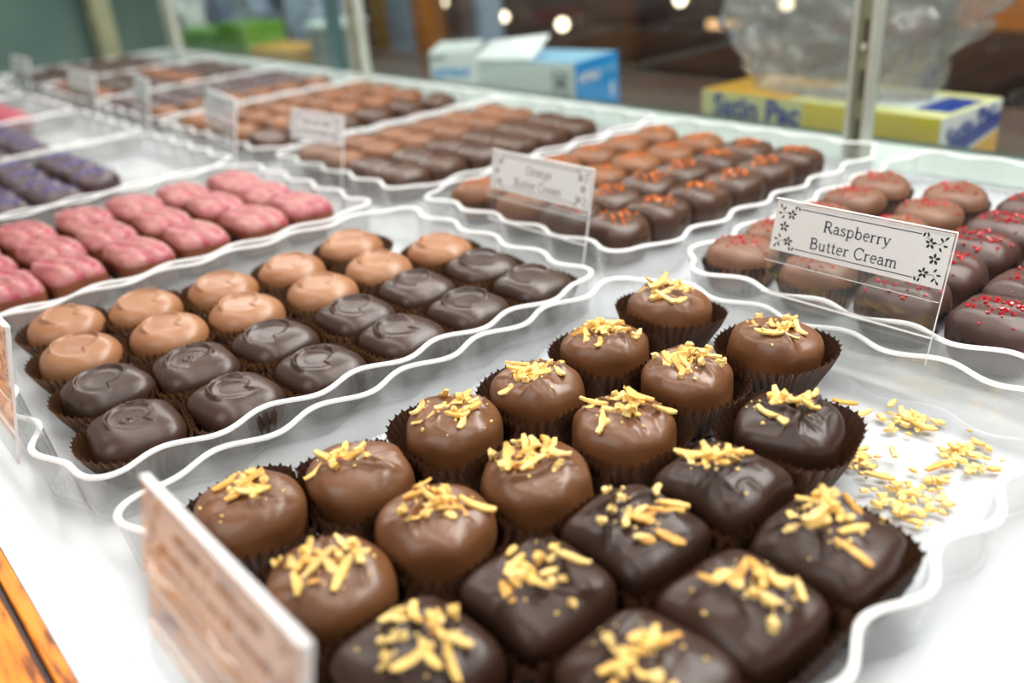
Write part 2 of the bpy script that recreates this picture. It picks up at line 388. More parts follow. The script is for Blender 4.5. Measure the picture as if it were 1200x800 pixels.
def tray(label, x0, x1, y0, y1, rz=0, h=.0205, phx=0., n=360, edge='edge'):
    cx, cy = (x0 + x1) / 2, (y0 + y1) / 2
    P = outline(x0 - cx, x1 - cx, y0 - cy, y1 - cy, n=n, phx=phx); n = len(P)
    t = thing('chocolate_tray', label, 'tray', (cx, cy, 0), rz, 'scalloped clear trays in the display case')
    def loop(o, z): return [(p[0] + p[2] * o, p[1] + p[3] * o, z) for p in P]
    # wall: outer skin and inner skin, slightly flared
    V = loop(-.0022, .0006) + loop(0, h - .0012) + loop(-.0016, h - .0012) + loop(-.0036, .0018); F = []
    for a, b in ((0, 1), (3, 2)):
        for i in range(n):
            j = (i + 1) % n; q = (a * n + i, a * n + j, b * n + j, b * n + i); F.append(q if a == 0 else q[::-1])
    link('tray_wall', mesh('tray_wall', V, F, M['acrylic'], True), t)
    V = loop(.0005, h - .0012) + loop(.0006, h - .0003) + loop(.0002, h) + loop(-.0016, h) + loop(-.0020, h - .0003) + loop(-.0019, h - .0012); F = []
    for k in range(6):
        for i in range(n): j = (i + 1) % n; F.append((k * n + i, k * n + j, ((k + 1) % 6) * n + j, ((k + 1) % 6) * n + i))
    link('tray_rim', mesh('tray_rim', V, F, M[edge], True), t, label='polished rim edge whitened for piped light')
    V = loop(-.0034, .0018) + [(0, 0, .0018)]; F = [(i, (i + 1) % n, n) for i in range(n)]
    link('tray_floor', mesh('tray_floor', V, F, M['acrylic_floor'], False), t)
    return t

TR = {
 'T1': ((.048, .307, .070, .272), 'clear scalloped tray of coconut-topped chocolates nearest the camera'),
 'T2': ((.045, .297, .2835, .474), 'clear scalloped tray of swirl-topped chocolates behind the coconut ones'),
 'T3': ((.050, .293, .480, .676), 'clear scalloped tray of pink-striped bars at the left edge'),
 'T8': ((.050, .293, .683, .880), 'clear scalloped tray of violet-sugared chocolates behind the pink bars'),
 'T9': ((.050, .293, .888, 1.085), 'blurred clear tray of dark violet chocolates far down the front row'),
 'T11': ((.050, .293, 1.093, 1.29), 'blurred clear tray of rose-pink chocolates far down the front row'),
 'T13': ((.050, .293, 1.298, 1.49), 'furthest blurred clear tray of the front row at the left end'),
 'T4': ((.327, .592, .074, .268), 'clear scalloped tray of raspberry chocolates behind the Raspberry card'),
 'T5': ((.322, .588, .286, .478), 'clear scalloped tray of orange chocolates behind the Orange card'),
 'T6': ((.322, .588, .487, .682), 'clear scalloped tray of plain tan and dark chocolates before the glove boxes'),
 'T7': ((.322, .588, .690, .930), 'blurred clear tray of orange-brown chocolates behind two small cards'),
 'T10': ((.322, .588, .940, 1.135), 'blurred clear tray of blackish chocolates below the bright green packs'),
 'T12': ((.322, .588, 1.145, 1.35), 'blurred clear tray of brown chocolates by the far card'),
 'T14': ((.322, .588, 1.36, 1.56), 'furthest blurred clear tray of the back row near the end post'),
}
for k, ((a, b, c, d), lab) in TR.items():
    near = k in ('T1', 'T2', 'T3', 'T4', 'T5', 'T6')
    tray(lab, a, b, c, d, rz=math.radians(-2.5) if k == 'T2' else 0, n=420 if near else 220, phx={'T1': .6, 'T2': 1.4}.get(k, hash(k[1:]) % 1 + int(k[1:]) * .9))

# ------------------------------------------------------------------ T1: coconut topped chocolates in the nearest tray
T1 = [  # x, y, kind, cluster dx, dy (m), count, spread, turn
 (.080, .233, 'm', -.001, .002, 11, .0052), (.114, .223, 'm', -.003, .003, 10, .0048), (.154, .223, 'm', -.001, -.001, 12, .0056), (.193, .221, 'm', -.002, .001, 17, .0056), (.236, .226, 'm', 0, .001, 22, .0060), (.278, .228, 'm', -.001, .001, 17, .0062),
 (.079, .184, 'm', .001, .001, 13, .0054), (.115, .183, 'm', .001, .002, 14, .0052), (.153, .179, 'm', -.001, .002, 16, .0060), (.195, .179, 'm', 0, .001, 17, .0060), (.237, .185, 'm', .001, -.001, 22, .0062), (.279, .174, 'm', 0, .001, 13, .0060),
 (.080, .143, 'd', .001, .000, 12, .0060), (.117, .139, 'd', .002, .000, 13, .0060), (.153, .137, 'd', .002, .000, 10, .0060), (.190, .134, 'd', 0, .002, 13, .0054), (.232, .137, 'd', 0, .002, 11, .0060),
 (.115, .100, 'd', 0, .001, 11, .0056), (.149, .097, 'd', 0, 0, 13, .0060), (.185, .095, 'd', .001, 0, 12, .0066)]
LOOK1 = ['folded wave on top', 'shreds clumped to the left', 'one long upright shred', 'peeling coating lap in front', 'dense heap of shreds', 'tall tilted paper cup',
 'small clump beside the card', 'neat central clump', 'rippled coating lap', 'thick upright shreds', 'fine pale crumbs and torn lap', 'curled back flap of coating',
 'cut by the bottom edge', 'long diagonal trail of shreds', 'crossed pale shreds', 'star-shaped clump', 'one long curved shred on its side',
 'lowest in the picture', 'broad pale shred on its front', 'small scattered shreds beside empty space']
ROWN = ['leftmost row', 'second row', 'third row', 'rightmost row']
rows1 = [0] * 6 + [1] * 6 + [2] * 5 + [3] * 3; idx1 = [0, 1, 2, 3, 4, 5, 0, 1, 2, 3, 4, 5, 0, 1, 2, 3, 4, 1, 2, 3]
for i, (x, y, kind, dx, dy, cnt, sg) in enumerate(T1):
    R = random.Random(40 + i); away = math.atan2(y, x)
    fe = []
    for q in range(2 if kind == 'm' else 3):
        fe.append(('ledge', away + PI + R.uniform(-.7, .7) if q == 0 else R.uniform(0, 6), R.uniform(.15, .5) * (1 if q == 0 else R.choice((-1, 1))), R.uniform(.0013, .0022), R.uniform(.02, .045), R.uniform(0, 6)))
    if R.random() < .6: fe.append(('drop', R.uniform(-.4, .1), R.uniform(-.5, .1), R.uniform(.14, .22), .0006))
    fe.append(('wrinkle', R.uniform(-.2, .2), R.uniform(-.2, .2), .95, R.uniform(.0007, .0013)))
    if kind == 'm': ch = Choc(.0179, .0178, .0232, 2.1, 4.4, .50, i, fe, .0008, .88)
    else: ch = Choc(.0176, .0176, .0230, 4.8 if i != 16 else 2.8, 4.6, .48, i, fe, .0006, .88)
    nm = 'milk' if kind == 'm' else 'dark'
    rz = R.uniform(-.1, .1) + (0 if i != 16 else .3)
    lab = '%s %s coconut chocolate, %s, %s' % ('round' if kind == 'm' else 'square', nm, LOOK1[i], ROWN[rows1[i]] + ' of nearest tray')
    t = thing('coconut_chocolate', lab, 'chocolate', (x, y, CUPZ), rz, 'coconut-topped chocolates in the nearest tray')
    if i == 5: t.rotation_euler = (0, math.radians(7), rz); t.location.z += .003
    if i == 11: t.location.z += .002
    cl = ch.build('body', M['milk' if kind == 'm' else 'dark'], 76, 132)
    b = link('chocolate_body', cl, t, (0, 0, .0004))
    ng = [(d, a - rz) for d, a in nbrs(T1, i)]
    # keep cups inside the tray walls
    for wx, wy, a in ((.0525, None, PI), (.3020, None, 0), (None, .0745, -PI / 2), (None, .2680, PI / 2)):
        d = abs((wx - x) if wx else (wy - y)); ng.append((2 * d, a - rz))
    link('paper_cup', cup_mesh('paper_cup', M['cup'], 42, .0164, .0238, .0165, 2.2 if kind == 'm' else 3.0, ng, i), t)
    R2 = random.Random(70 + i)
    c, s = math.cos(-rz), math.sin(-rz)
    shreds_on(t, ch, R2, int(cnt * 1.5), dx * c - dy * s, dx * s + dy * c, sg, .0004)
    link('coconut_crumbs', crumbs('coconut_crumbs', M['nut_pale'], ch, R2, 16, .0008, .0018, dx, dy, .0072, .85), t, (0, 0, .0004), kind='stuff')

# ------------------------------------------------------------------ T2: swirl topped ovals and dark rounded squares
T2 = [[(.087, .446), (.122, .434), (.160, .426), (.198, .422), (.240, .428)],
      [(.081, .404), (.118, .394), (.154, .387), (.193, .381), (.230, .385), (.268, .381)],
      [(.078, .360), (.112, .350), (.148, .346), (.188, .342), (.226, .345), (.266, .342)],
      [(.074, .317), (.111, .309), (.148, .306), (.189, .305), (.227, .305), (.267, .304)]]
flat2 = [(x, y, j, i) for j, r in enumerate(T2) for i, (x, y) in enumerate(r)]
EXTRA2 = {(3, 0): 'tear-shaped loop and small bubbles', (2, 1): 'small shiny bubble hole', (3, 3): 'long pleated cup in front', (2, 4): 'curled ridge at its left', (0, 0): 'broad flat swirl'}
for k, (x, y, j, i) in enumerate(flat2):
    R = random.Random(500 + k); away = math.atan2(y, x); milk = j < 2
    am = away + R.uniform(-.5, .5)
    fe = [('arc', R.uniform(-.05, .05), R.uniform(-.05, .05), R.uniform(.50, .62), am + .4, R.uniform(1.6, 2.2), R.uniform(.0012, .0016) * (1.0 if milk else 1.1), .038)]
    if (j, i) in ((2, 1), (3, 0)): fe.append(('drop', -.15, -.1, .13, .0008))
    if milk: ch = Choc(.0178, .0181, .0215, 2.15, 3.2, .46, k + 50, fe, .0002, .86)
    else: ch = Choc(.0171, .0174, .0208, 3.6, 3.4, .44, k + 50, fe, .00022, .86)
    rz = R.uniform(-.15, .15)
    lab = '%s with curled swirl, %s from near end, %s of swirl-topped tray' % ('Caramel-brown oval' if milk else 'Dark square chocolate', ORD[i], ['back left row', 'second row', 'third row', 'front right row'][j])
    t = thing('swirl_chocolate', lab, 'chocolate', (x, y, CUPZ), rz, 'swirl-topped chocolates in the second tray')
    link('chocolate_body', ch.build('body', M['milk_warm' if milk else 'dark_soft'], 80, 132), t, (0, 0, .0004))
    ng = [(d, a - rz) for d, a in nbrs(flat2, k)] + [(2 * abs(y - .2885), -PI / 2 - rz), (2 * abs(x - .292), 0 - rz), (2 * abs(x - .049), PI - rz), (2 * abs(y - .468), PI / 2 - rz)]
    link('paper_cup', cup_mesh('paper_cup', M['cup_brown'], 40, .0160, .0228, .0150, 2.2, ng, k + 100), t)

# ------------------------------------------------------------------ blurred trays: shared shapes
def variants(fn, n): return [fn(k) for k in range(n)]
def far_kind(key, a, b, h, n, mat, feats=(), nr=14, nth=32, q=2.8, mats=None, mi=None):
    out = []
    for k in range(3):
        R = random.Random(hash_(key) + k); fe = list(feats)
        if not feats: fe = [('ledge', R.uniform(0, 6), .2, .0007, .08, R.uniform(0, 6))]
        ch = Choc(a * 1.04, b * 1.04, h, n, q * 1.35, .45, k + hash_(key) % 50, fe, .0006); out.append((ch, ch.build(key, mat, nr, nth, mats, mi)))
    return out
def hash_(s): return sum(ord(c) * (i + 3) for i, c in enumerate(s))
CUPF = {m: [cup_mesh('far_cup', M[m], 30, .0150, .0188, .0140, 2.4, [], q) for q in range(2)] for m in ('cup', 'cup_brown', 'cup_black')}
def grid(tray_name, x0, px, ys, n, spec, group, skip=(), jit=.0016, cupm='cup', cups=True, rowns=None, xoff=None):
    """spec(j, i) -> (variants, look, crumb meshes or None)"""
    for j, y in enumerate(ys):
        for i in range(n[j] if isinstance(n, (list, tuple)) else n):
            if (j, i) in skip: continue
            R = random.Random(hash_(tray_name) * 31 + j * 17 + i)
            var, look, cr = spec(j, i); v = R.randrange(len(var))
            xx = x0 + px * i + R.uniform(-jit, jit) + (xoff[j] if xoff else 0)
            t = thing('chocolate', '%s, %s from near end, %s of %s' % (look, ORD[i], (rowns or ROWN4)[j], tray_name), 'chocolate', (xx, y + R.uniform(-jit, jit), CUPZ), R.uniform(-.12, .12), group)
            link('chocolate_body', var[v][1], t, (0, 0, .0004))
            if cups: link('paper_cup', R.choice(CUPF[cupm]), t)
            if cr: link(cr[1], cr[0][v], t, (0, 0, .0004), kind='stuff')
ROWN4 = ['leftmost row', 'second row', 'third row', 'rightmost row']
def crset(var, mat, n, s0, s1, seed, sg=.007): return [crumbs('crumbs', mat, ch, random.Random(seed + k), n, s0, s1, 0, 0, sg, .88) for k, (ch, me) in enumerate(var)]
# T3 pink bars
bars = [('ridge', .35, -.62, .0022, .17), ('ridge', .35, -.05, .0024, .17), ('ridge', .35, .52, .0022, .17)]
def stripe(c):
    u = c[0] / .0155 * math.cos(.35) + c[1] / .0205 * math.sin(.35)
    if c[2] < .0165: return 1
    return 2 if min(abs(u + .36), abs(u - .24)) < .10 or abs(u - .84) < .08 else 0
pinkv = far_kind('pink_bar', .0150, .0200, .0225, 6, M['pink'], bars, 26, 56, 4.0, [M['pink'], prin('milk_chocolate_side', (120, 66, 42), .4), M['pink_stripe']], stripe)
grid('pink-striped tray', .078, .0358, (.6175, .5680, .5190), (6, 6, 6), lambda j, i: (pinkv, 'Pink bar with rippled top', None), 'pink-striped bars', cupm='cup', cups=True, rowns=['back left row', 'middle row', 'front right row'], jit=.003, skip=())
# T8 / T9 / T11 / T13 front row, half empty
pur = far_kind('violet', .0165, .0180, .021, 3.5, M['purple_dark']); purc = crset(pur, M['violet_bit'], 60, .0016, .0034, 5)
fpink = far_kind('rose', .0165, .0180, .021, 3.5, M['pink_stripe'])
fdark = far_kind('farbrown', .0165, .0170, .021, 2.6, M['dark_soft'])
grid('violet-sugared tray', .085, .037, (.835, .790, .742, .708), (4, 4, 4, 3), lambda j, i: (pur, 'Dark chocolate with violet sugar', (purc, 'sugar_crystals')), 'violet-sugared chocolates', cupm='cup_brown', jit=.002)
grid('far violet tray', .085, .037, (1.04, .995, .95, .91), 4, lambda j, i: (pur, 'Blurred dark violet chocolate', (purc, 'sugar_crystals')), 'far dark violet chocolates', cups=False)
grid('far rose tray', .085, .037, (1.24, 1.20, 1.155, 1.115), 5, lambda j, i: (fpink, 'Blurred rose-pink chocolate', None), 'far rose-pink chocolates', cups=False)
grid('furthest front tray', .085, .037, (1.44, 1.40, 1.36, 1.32), 5, lambda j, i: (fdark, 'Blurred brown chocolate', None), 'furthest brown chocolates', cups=False)
# T4 raspberry
rm = far_kind('raspmilk', .0172, .0168, .0225, 2.2, M['red_milk'], nr=24, nth=56); rmc = crset(rm, M['red_bit'], 42, .0010, .0024, 11)
rd = far_kind('raspdark', .0170, .0172, .0235, 3.6, M['red_dark'], [('ridge', .2, -.5, .0009, .16), ('ridge', .2, .1, .0009, .16), ('ridge', .2, .6, .0008, .16)], 24, 56); rdc = crset(rd, M['red_bit'], 60, .0010, .0026, 12)
grid('raspberry tray', .3590, .0362, (.2480, .2040, .1620, .1210), (5, 5, 5, 5), lambda j, i: (rm, 'Milk chocolate with red crumbs', (rmc, 'raspberry_crumbs')) if j < 2 else (rd, 'Dark chocolate with red crumbs', (rdc, 'raspberry_crumbs')), 'raspberry chocolates', cupm='cup_black', xoff=(0, .002, -.001, -.002))
# T5 orange
om = far_kind('orangemilk', .0168, .0172, .0225, 2.2, M['milk_tan'], nr=20, nth=44); omc = crset(om, M['orange_bit'], 30, .0012, .0028, 21, .005)
od = far_kind('orangedark', .0168, .0172, .0230, 3.0, M['orange_dark'], nr=20, nth=44); odc = crset(od, M['orange_bit'], 30, .0012, .0030, 22, .005)
grid('orange tray', .3530, .0358, (.4490, .4060, .3640, .3260), (6, 6, 6, 6), lambda j, i: (om, 'Tan chocolate with orange crumbs', (omc, 'orange_crumbs')) if j < 2 else (od, 'Dark chocolate with orange crumbs', (odc, 'orange_crumbs')), 'orange chocolates', cupm='cup_brown')
# T6
tan = far_kind('tan', .0170, .0172, .021, 2.2, M['milk_tan'], nr=16, nth=36); dk = far_kind('plaindark', .0168, .0170, .021, 3.2, M['orange_dark'], nr=16, nth=36)
grid('plain tray', .3500, .0358, (.6480, .6120, .5700, .5330), (6, 6, 6, 6), lambda j, i: (tan, 'Plain tan oval chocolate', None) if j < 2 else (dk, 'Plain dark glossy chocolate', None), 'plain tan and dark chocolates')
ora = far_kind('orangebrown', .0175, .0180, .022, 2.4, prin('orange_brown_chocolate', (124, 74, 36), .5, (92, 55, 28), 60))
grid('orange-brown tray', .3500, .0380, (.890, .845, .795, .745), (6, 6, 6, 6), lambda j, i: (ora, 'Blurred orange-brown chocolate', None) if j < 3 else (dk, 'Blurred dark chocolate', None), 'blurred orange-brown chocolates', cups=False)
blk = far_kind('blackish', .0165, .0170, .021, 2.6, M['purple_dark'])
grid('blackish tray', .3500, .0370, (1.095, 1.055, 1.015, .975), 6, lambda j, i: (blk, 'Blurred blackish chocolate', None) if j < 3 else (ora, 'Blurred brown chocolate', None), 'blurred blackish chocolates', cups=False)
grid('far brown tray', .3500, .0370, (1.31, 1.27, 1.225, 1.18), 6, lambda j, i: (fdark, 'Blurred brown chocolate', None) if i % 3 else (ora, 'Blurred light brown chocolate', None), 'far brown chocolates', cups=False)
grid('furthest back tray', .3500, .0370, (1.52, 1.48, 1.44, 1.395), 5, lambda j, i: (fdark, 'Blurred dark brown chocolate', None), 'furthest dark brown chocolates', cups=False)

# ------------------------------------------------------------------ loose coconut in the empty corner of T1
R = random.Random(77)
for k, (cx, cy, n, sg, where) in enumerate([(.288, .122, 40, .0048, 'upper pile near the scalloped far wall'), (.280, .098, 46, .0052, 'pile at the far right corner'), (.254, .1215, 34, .0045, 'small pile beside the paper cups'), (.243, .099, 70, .0075, 'big pale scatter nearest the right wall')]):
    B = Bag()
    for _ in range(n):
        V, F = chip_geo(R, R.uniform(.0016, .0046)); V = [(v[0] * 1.3, v[1], v[2] * .6) for v in V]; x, y = min(.2965, cx + R.gauss(0, sg)), max(.0800, cy + R.gauss(0, sg * .8))
        m = Matrix.Rotation(R.uniform(0, 6), 3, 'Z'); B.add([m @ Vector(v) + Vector((x, y, .0019)) for v in V], F, R.randrange(2))
    o = link('coconut_crumb_pile', B.mesh('crumb_pile', [M['nut'], M['nut_pale']]), label='loose toasted coconut crumbs, ' + where, category='crumbs', kind='stuff')
LO = [(0, 0, .2935, .131), (0, 0, .289, .123), (0, 0, .2835, .1446), (0, 0, .280, .136), (0, 0, .246, .1048), (0, 0, .258, .095), (0, 0, .247, .111), (0, 0, .233, .0955), (0, 0, .2654, .100), (0, 0, .262, .114), (0, 0, .2864, .1158), (0, 0, .280, .101)]
LW = ['top left of upper pile', 'middle of upper pile', 'lying left of the upper pile', 'bent, left of the upper pile', 'middle of the right pile', 'top of the right pile', 'left side of the right pile', 'lowest, against right wall', 'beside the clear right wall', 'nearest the square dark chocolate', 'right side of upper pile', 'between the paper cups and right pile']
for k, (_, _, x, y) in enumerate(LO):
    link('loose_coconut_shred', SHREDS[(k * 5 + 2) % 24], None, (x, y, .0034), (0, 0, R.uniform(0, 6)), label='loose toasted coconut shred on tray floor, ' + LW[k], category='coconut shred', group='loose coconut shreds in the nearest tray')

# ------------------------------------------------------------------ price cards
def arc(cx, cy, rx, ry, a0, a1, n=14): return [(cx + rx * math.cos(math.radians(a0 + (a1 - a0) * k / n)), cy + ry * math.sin(math.radians(a0 + (a1 - a0) * k / n))) for k in range(n + 1)]
TK, TN, SF = .085, .040, .035
G = {
 'R': (.66, [([(.14, 0), (.14, .7)], TK), ([(.14, .68)] + arc(.32, .515, .17, .165, 90, -90) + [(.14, .35)], .06), ([(.34, .35), (.56, .03), (.64, .02)], TK), ([(.03, .015), (.26, .015)], SF), ([(.03, .685), (.3, .685)], SF)]),
 'B': (.62, [([(.14, 0), (.14, .7)], TK), ([(.14, .68)] + arc(.30, .53, .17, .15, 90, -90) + [(.14, .38)], .06), ([(.14, .37)] + arc(.33, .195, .2, .175, 90, -90) + [(.14, .02)], .065), ([(.03, .015), (.3, .015)], SF), ([(.03, .685), (.3, .685)], SF)]),
 'C': (.66, [(arc(.36, .35, .29, .345, 40, 320, 26), .06), ([(.59, .50), (.6, .68)], TN), ([(.07, .42), (.07, .28)], TN)]),
 'O': (.74, [(arc(.37, .35, .30, .345, 0, 360, 30), .062)]),
 'a': (.48, [([(.10, .36)] + arc(.22, .32, .13, .13, 150, 20, 8) + [(.35, .1), (.38, .02), (.46, .04)], .06), ([(.34, .27)] + arc(.20, .14, .13, .12, 80, 290, 12) + [(.34, .1)], .05)]),
 's': (.40, [([(.32, .36)] + arc(.20, .345, .12, .10, 40, 200, 8) + [(.2, .24), (.3, .18)] + arc(.2, .11, .13, .10, 20, -150, 8) + [(.07, .12)], .055)]),
 'p': (.54, [([(.13, -.22), (.13, .44)], .07), ([(.13, .34)] + arc(.29, .22, .17, .22, 120, -130, 16) + [(.13, .08)], .055), ([(.03, -.205), (.24, -.205)], SF), ([(.03, .43), (.14, .43)], SF)]),
 'b': (.54, [([(.12, .02), (.12, .72)], .07), ([(.12, .34)] + arc(.28, .22, .17, .22, 120, -130, 16) + [(.12, .08)], .055), ([(.02, .705), (.13, .705)], SF)]),
 'e': (.46, [([(.08, .25), (.40, .25)] + arc(.24, .23, .17, .22, 8, 310, 18), .052)]),
 'r': (.40, [([(.13, 0), (.13, .44)], .07), ([(.13, .3), (.2, .41), (.3, .44), (.36, .39)], .05), ([(.03, .015), (.24, .015)], SF), ([(.03, .43), (.14, .43)], SF)]),
 'y': (.50, [([(.08, .43), (.26, .03)], .07), ([(.43, .43), (.22, -.12), (.12, -.2), (.05, -.17)], TN), ([(.01, .43), (.17, .43)], SF), ([(.35, .43), (.49, .43)], SF)]),
 'u': (.54, [([(.12, .44), (.12, .12), (.18, .03), (.28, .01), (.40, .1)], .06), ([(.40, .44), (.40, .01), (.5, .02)], .07), ([(.03, .43), (.12, .43)], SF), ([(.31, .43), (.4, .43)], SF)]),
 't': (.34, [([(.14, .6), (.14, .1), (.18, .02), (.26, .02), (.31, .06)], .065), ([(.03, .43), (.29, .43)], SF)]),
 'm': (.82, [([(.12, 0), (.12, .44)], .07), ([(.12, .32), (.22, .43), (.32, .43), (.385, .34), (.385, 0)], .06), ([(.385, .32), (.48, .43), (.58, .43), (.65, .34), (.65, 0)], .06), ([(.03, .015), (.21, .015)], SF), ([(.3, .015), (.47, .015)], SF), ([(.57, .015), (.75, .015)], SF), ([(.03, .43), (.12, .43)], SF)]),
 'n': (.56, [([(.12, 0), (.12, .44)], .07), ([(.12, .32), (.22, .43), (.34, .43), (.41, .34), (.41, 0)], .06), ([(.03, .015), (.21, .015)], SF), ([(.32, .015), (.5, .015)], SF), ([(.03, .43), (.12, .43)], SF)]),
 'g': (.50, [(arc(.22, .27, .14, .15, 0, 360, 18), .05), ([(.12, .14), (.09, .07), (.2, .04), (.36, .02)] + arc(.24, -.1, .17, .1, 50, -230, 14), .045), ([(.33, .38), (.45, .42)], TN)]),
 ' ': (.30, [])}
def stroke(B, pts, w, z=0, mi=0, T=lambda p: p):
    n = len(pts); L = []; Rr = []
    for i, (x, y) in enumerate(pts):
        a = pts[max(0, i - 1)]; b = pts[min(n - 1, i + 1)]; dx, dy = b[0] - a[0], b[1] - a[1]; l = math.hypot(dx, dy) or 1
        L.append((x - dy / l * w / 2, y + dx / l * w / 2)); Rr.append((x + dy / l * w / 2, y - dx / l * w / 2))
    V = [T(p) for p in L] + [T(p) for p in Rr]
    B.add([(p[0], p[1], z) for p in V], [(i, n + i, n + i + 1, i + 1) for i in range(n - 1)], mi)
def write(B, s, cx, y, size, z, mi=0):
    W = sum(G[c][0] for c in s) * size; x = cx - W / 2
    for c in s:
        adv, st = G[c]
        for pts, w in st: stroke(B, pts, w * 1.3, z, mi, lambda p, x=x: (x + p[0] * size, y + p[1] * size))
        x += adv * size
def disc(B, cx, cy, rx, ry, an, z, mi=0, n=10):
    V = [(cx + rx * math.cos(t) * math.cos(an) - ry * math.sin(t) * math.sin(an), cy + rx * math.cos(t) * math.sin(an) + ry * math.sin(t) * math.cos(an), z) for t in [2 * PI * k / n for k in range(n)]]
    B.add(V, [tuple(range(n))], mi)
def flower(B, x, y, r, z):
    for k in range(5):
        a = PI / 2 + 2 * PI * k / 5; disc(B, x + r * .62 * math.cos(a), y + r * .62 * math.sin(a), r * .42, r * .24, a, z)
def sprig(B, sx, sy, z, w2, h2):
    # sx, sy: mirror signs; vine in a card corner column
    X = lambda u: sx * u
    for (fx, fy, r) in ((w2 - .0075, h2 - .0052, .0021), (w2 - .0048, 0.0000, .0022), (w2 - .0078, -h2 + .0048, .0021)): flower(B, X(fx), fy, r, z)
    for yy, s in ((h2 - .0042, 1), (-h2 + .0040, -1)):
        stroke(B, [(X(w2 - .0095), yy + s * .0012), (X(w2 - .0075), yy - s * .0002), (X(w2 - .0040), yy - s * .0008), (X(w2 - .0022), yy + s * .0014)], .0002, z)
        for lx, ly, an in ((w2 - .0105, yy + s * .0020, 1.2 * s * sx), (w2 - .0090, yy + s * .0022, 2.0 * s * sx), (w2 - .0018, yy - s * .0010, 0), (w2 - .0036, yy + s * .0012, 2.2 * s * sx), (w2 - .0018, yy + s * .0020, .9 * s * sx), (w2 - .0034, yy - s * .0026, -1.0 * s * sx)):
            disc(B, X(lx), ly, .0009, .00042, an, z)
HOLD = {}
def price_sign(label, yc, xb, W, lines, zoff=0., yaw=0., ink='ink', detail=True, top=.0655, bot=.0142, lean=13, tsize=.0067):
    """clear two-ply holder clipped over a tray wall (foot at x = xb), facing -X; local x = -Y world"""
    t = thing('price_sign', label, 'price card', (xb, yc, bot + zoff), yaw, 'price cards in clear holders')
    a = math.radians(lean); H = (top - bot) / math.cos(a)
    frame = Matrix(((0, math.sin(a), -math.cos(a)), (-1, 0, 0), (0, math.cos(a), math.sin(a))))   # columns: local x, y(up), z(out)
    mw = frame.to_4x4()
    w2 = W / 2; ch = .0215; cyc = H - ch / 2 - .0006
    def place(o): o.matrix_local = mw; return o
    B = Bag(); B.box((-w2, 0, -.0012), (w2, H, -.0004)); B.box((-w2, cyc - ch / 2 - .0040, .0004), (w2, H, .0012))
    # fold at card foot, clip shelf and rear leg going over the wall
    B.box((-w2, cyc - ch / 2 - .0048, -.0012), (w2, cyc - ch / 2 - .0040, .0012))
    B.box((-w2, .0100, -.0090), (w2, .0108, -.0004)); B.box((-w2, .0012, -.0098), (w2, .0108, -.0090))
    place(link('clear_holder', B.mesh('clear_holder', [M['acrylic_holder']]), t))
    B = Bag(); B.box((-w2, H, -.0012), (w2, H + .0003, .0012)); B.box((-w2, .0108, -.0013), (w2, .0113, -.0003)); B.box((w2, 0, -.0012), (w2 + .0002, H, -.0002)); B.box((-w2, cyc - ch / 2 - .0050, .0010), (w2, cyc - ch / 2 - .0047, .0013))
    place(link('whitened_edge', B.mesh('whitened_edge', [M['edge']]), t))
    B = Bag(); B.box((-w2 + .0006, cyc - ch / 2, -.0003), (w2 - .0006, cyc + ch / 2, .0001))
    place(link('paper_card', B.mesh('paper_card', [M['card']]), t))
    z = .0002; B = Bag(); cw = w2 - .001
    if detail:
        write(B, lines[0], 0, cyc + .0012, tsize, z); write(B, lines[1], 0, cyc - .0068, tsize, z)
    else:
        Rr = random.Random(hash_(label))
        for yy, ww in ((cyc + .003, .55), (cyc - .004, .75)):
            x = -w2 * ww
            while x < w2 * ww: l = Rr.uniform(.0012, .0026); B.box((x, yy - .0009, z - .0001), (min(w2 * ww, x + l), yy + Rr.choice((.0010, .0020)), z)); x += l + Rr.choice((.0007, .0007, .0024))
    place(link('lettering', B.mesh('lettering', [M[ink]]), t))
    B = Bag()
    # border lines and floral corners (local y centred on the card)
    B2 = Bag(); h2 = ch / 2
    for yy in (h2 - .0022, -h2 + .0022): stroke(B2, [(-cw + .0115, yy), (cw - .0115, yy)], .00036, z)
    for s in (1, -1): sprig(B2, s, 1, z, cw, h2)
    B.add([(v[0], v[1] + cyc, v[2]) for v in B2.V], B2.F)
    place(link('floral_border', B.mesh('floral_border', [M['ink_black' if ink == 'ink' else ink]]), t))
    return t
price_sign('white card reading Raspberry Butter Cream in clear tilted holder', .1685, .3150, .0770, ('Raspberry', 'Butter Cream'), zoff=-.0022)
price_sign('white card reading Orange Butter Cream in clear holder, middle of case', .3590, .3160, .0820, ('Orange', 'Butter Cream'), zoff=-.0055, ink='ink_brown', top=.0645)
price_sign('card seen edge-on at lower left, its clear holder clipped to nearest tray', .1600, .0335, .0800, None, ink='ink_brown', detail=False)
price_sign('clear card holder cut by the left edge, beside the swirl-topped tray', .3720, .0345, .0800, None, ink='ink_brown', detail=False)
price_sign('small blurred white card before the plain tan chocolates', .6040, .3160, .0660, None, zoff=-.0055, ink='ink_brown', detail=False, yaw=.1)
price_sign('blurred white card before the orange-brown chocolates, above pink bars', .7760, .3160, .0950, None, zoff=-.0065, ink='ink_brown', detail=False, yaw=-.15)
price_sign('narrow blurred card below the bright green packs', .9650, .3160, .0550, None, zoff=-.0065, ink='ink_brown', detail=False, yaw=-.1)
price_sign('wide blurred card at far left before the brown chocolates', 1.1620, .3160, .1000, None, zoff=-.0125, ink='ink_brown', detail=False)
price_sign('furthest blurred pale card at the left end of the case', 1.4300, .3160, .0900, None, zoff=-.0125, ink='ink_brown', detail=False)

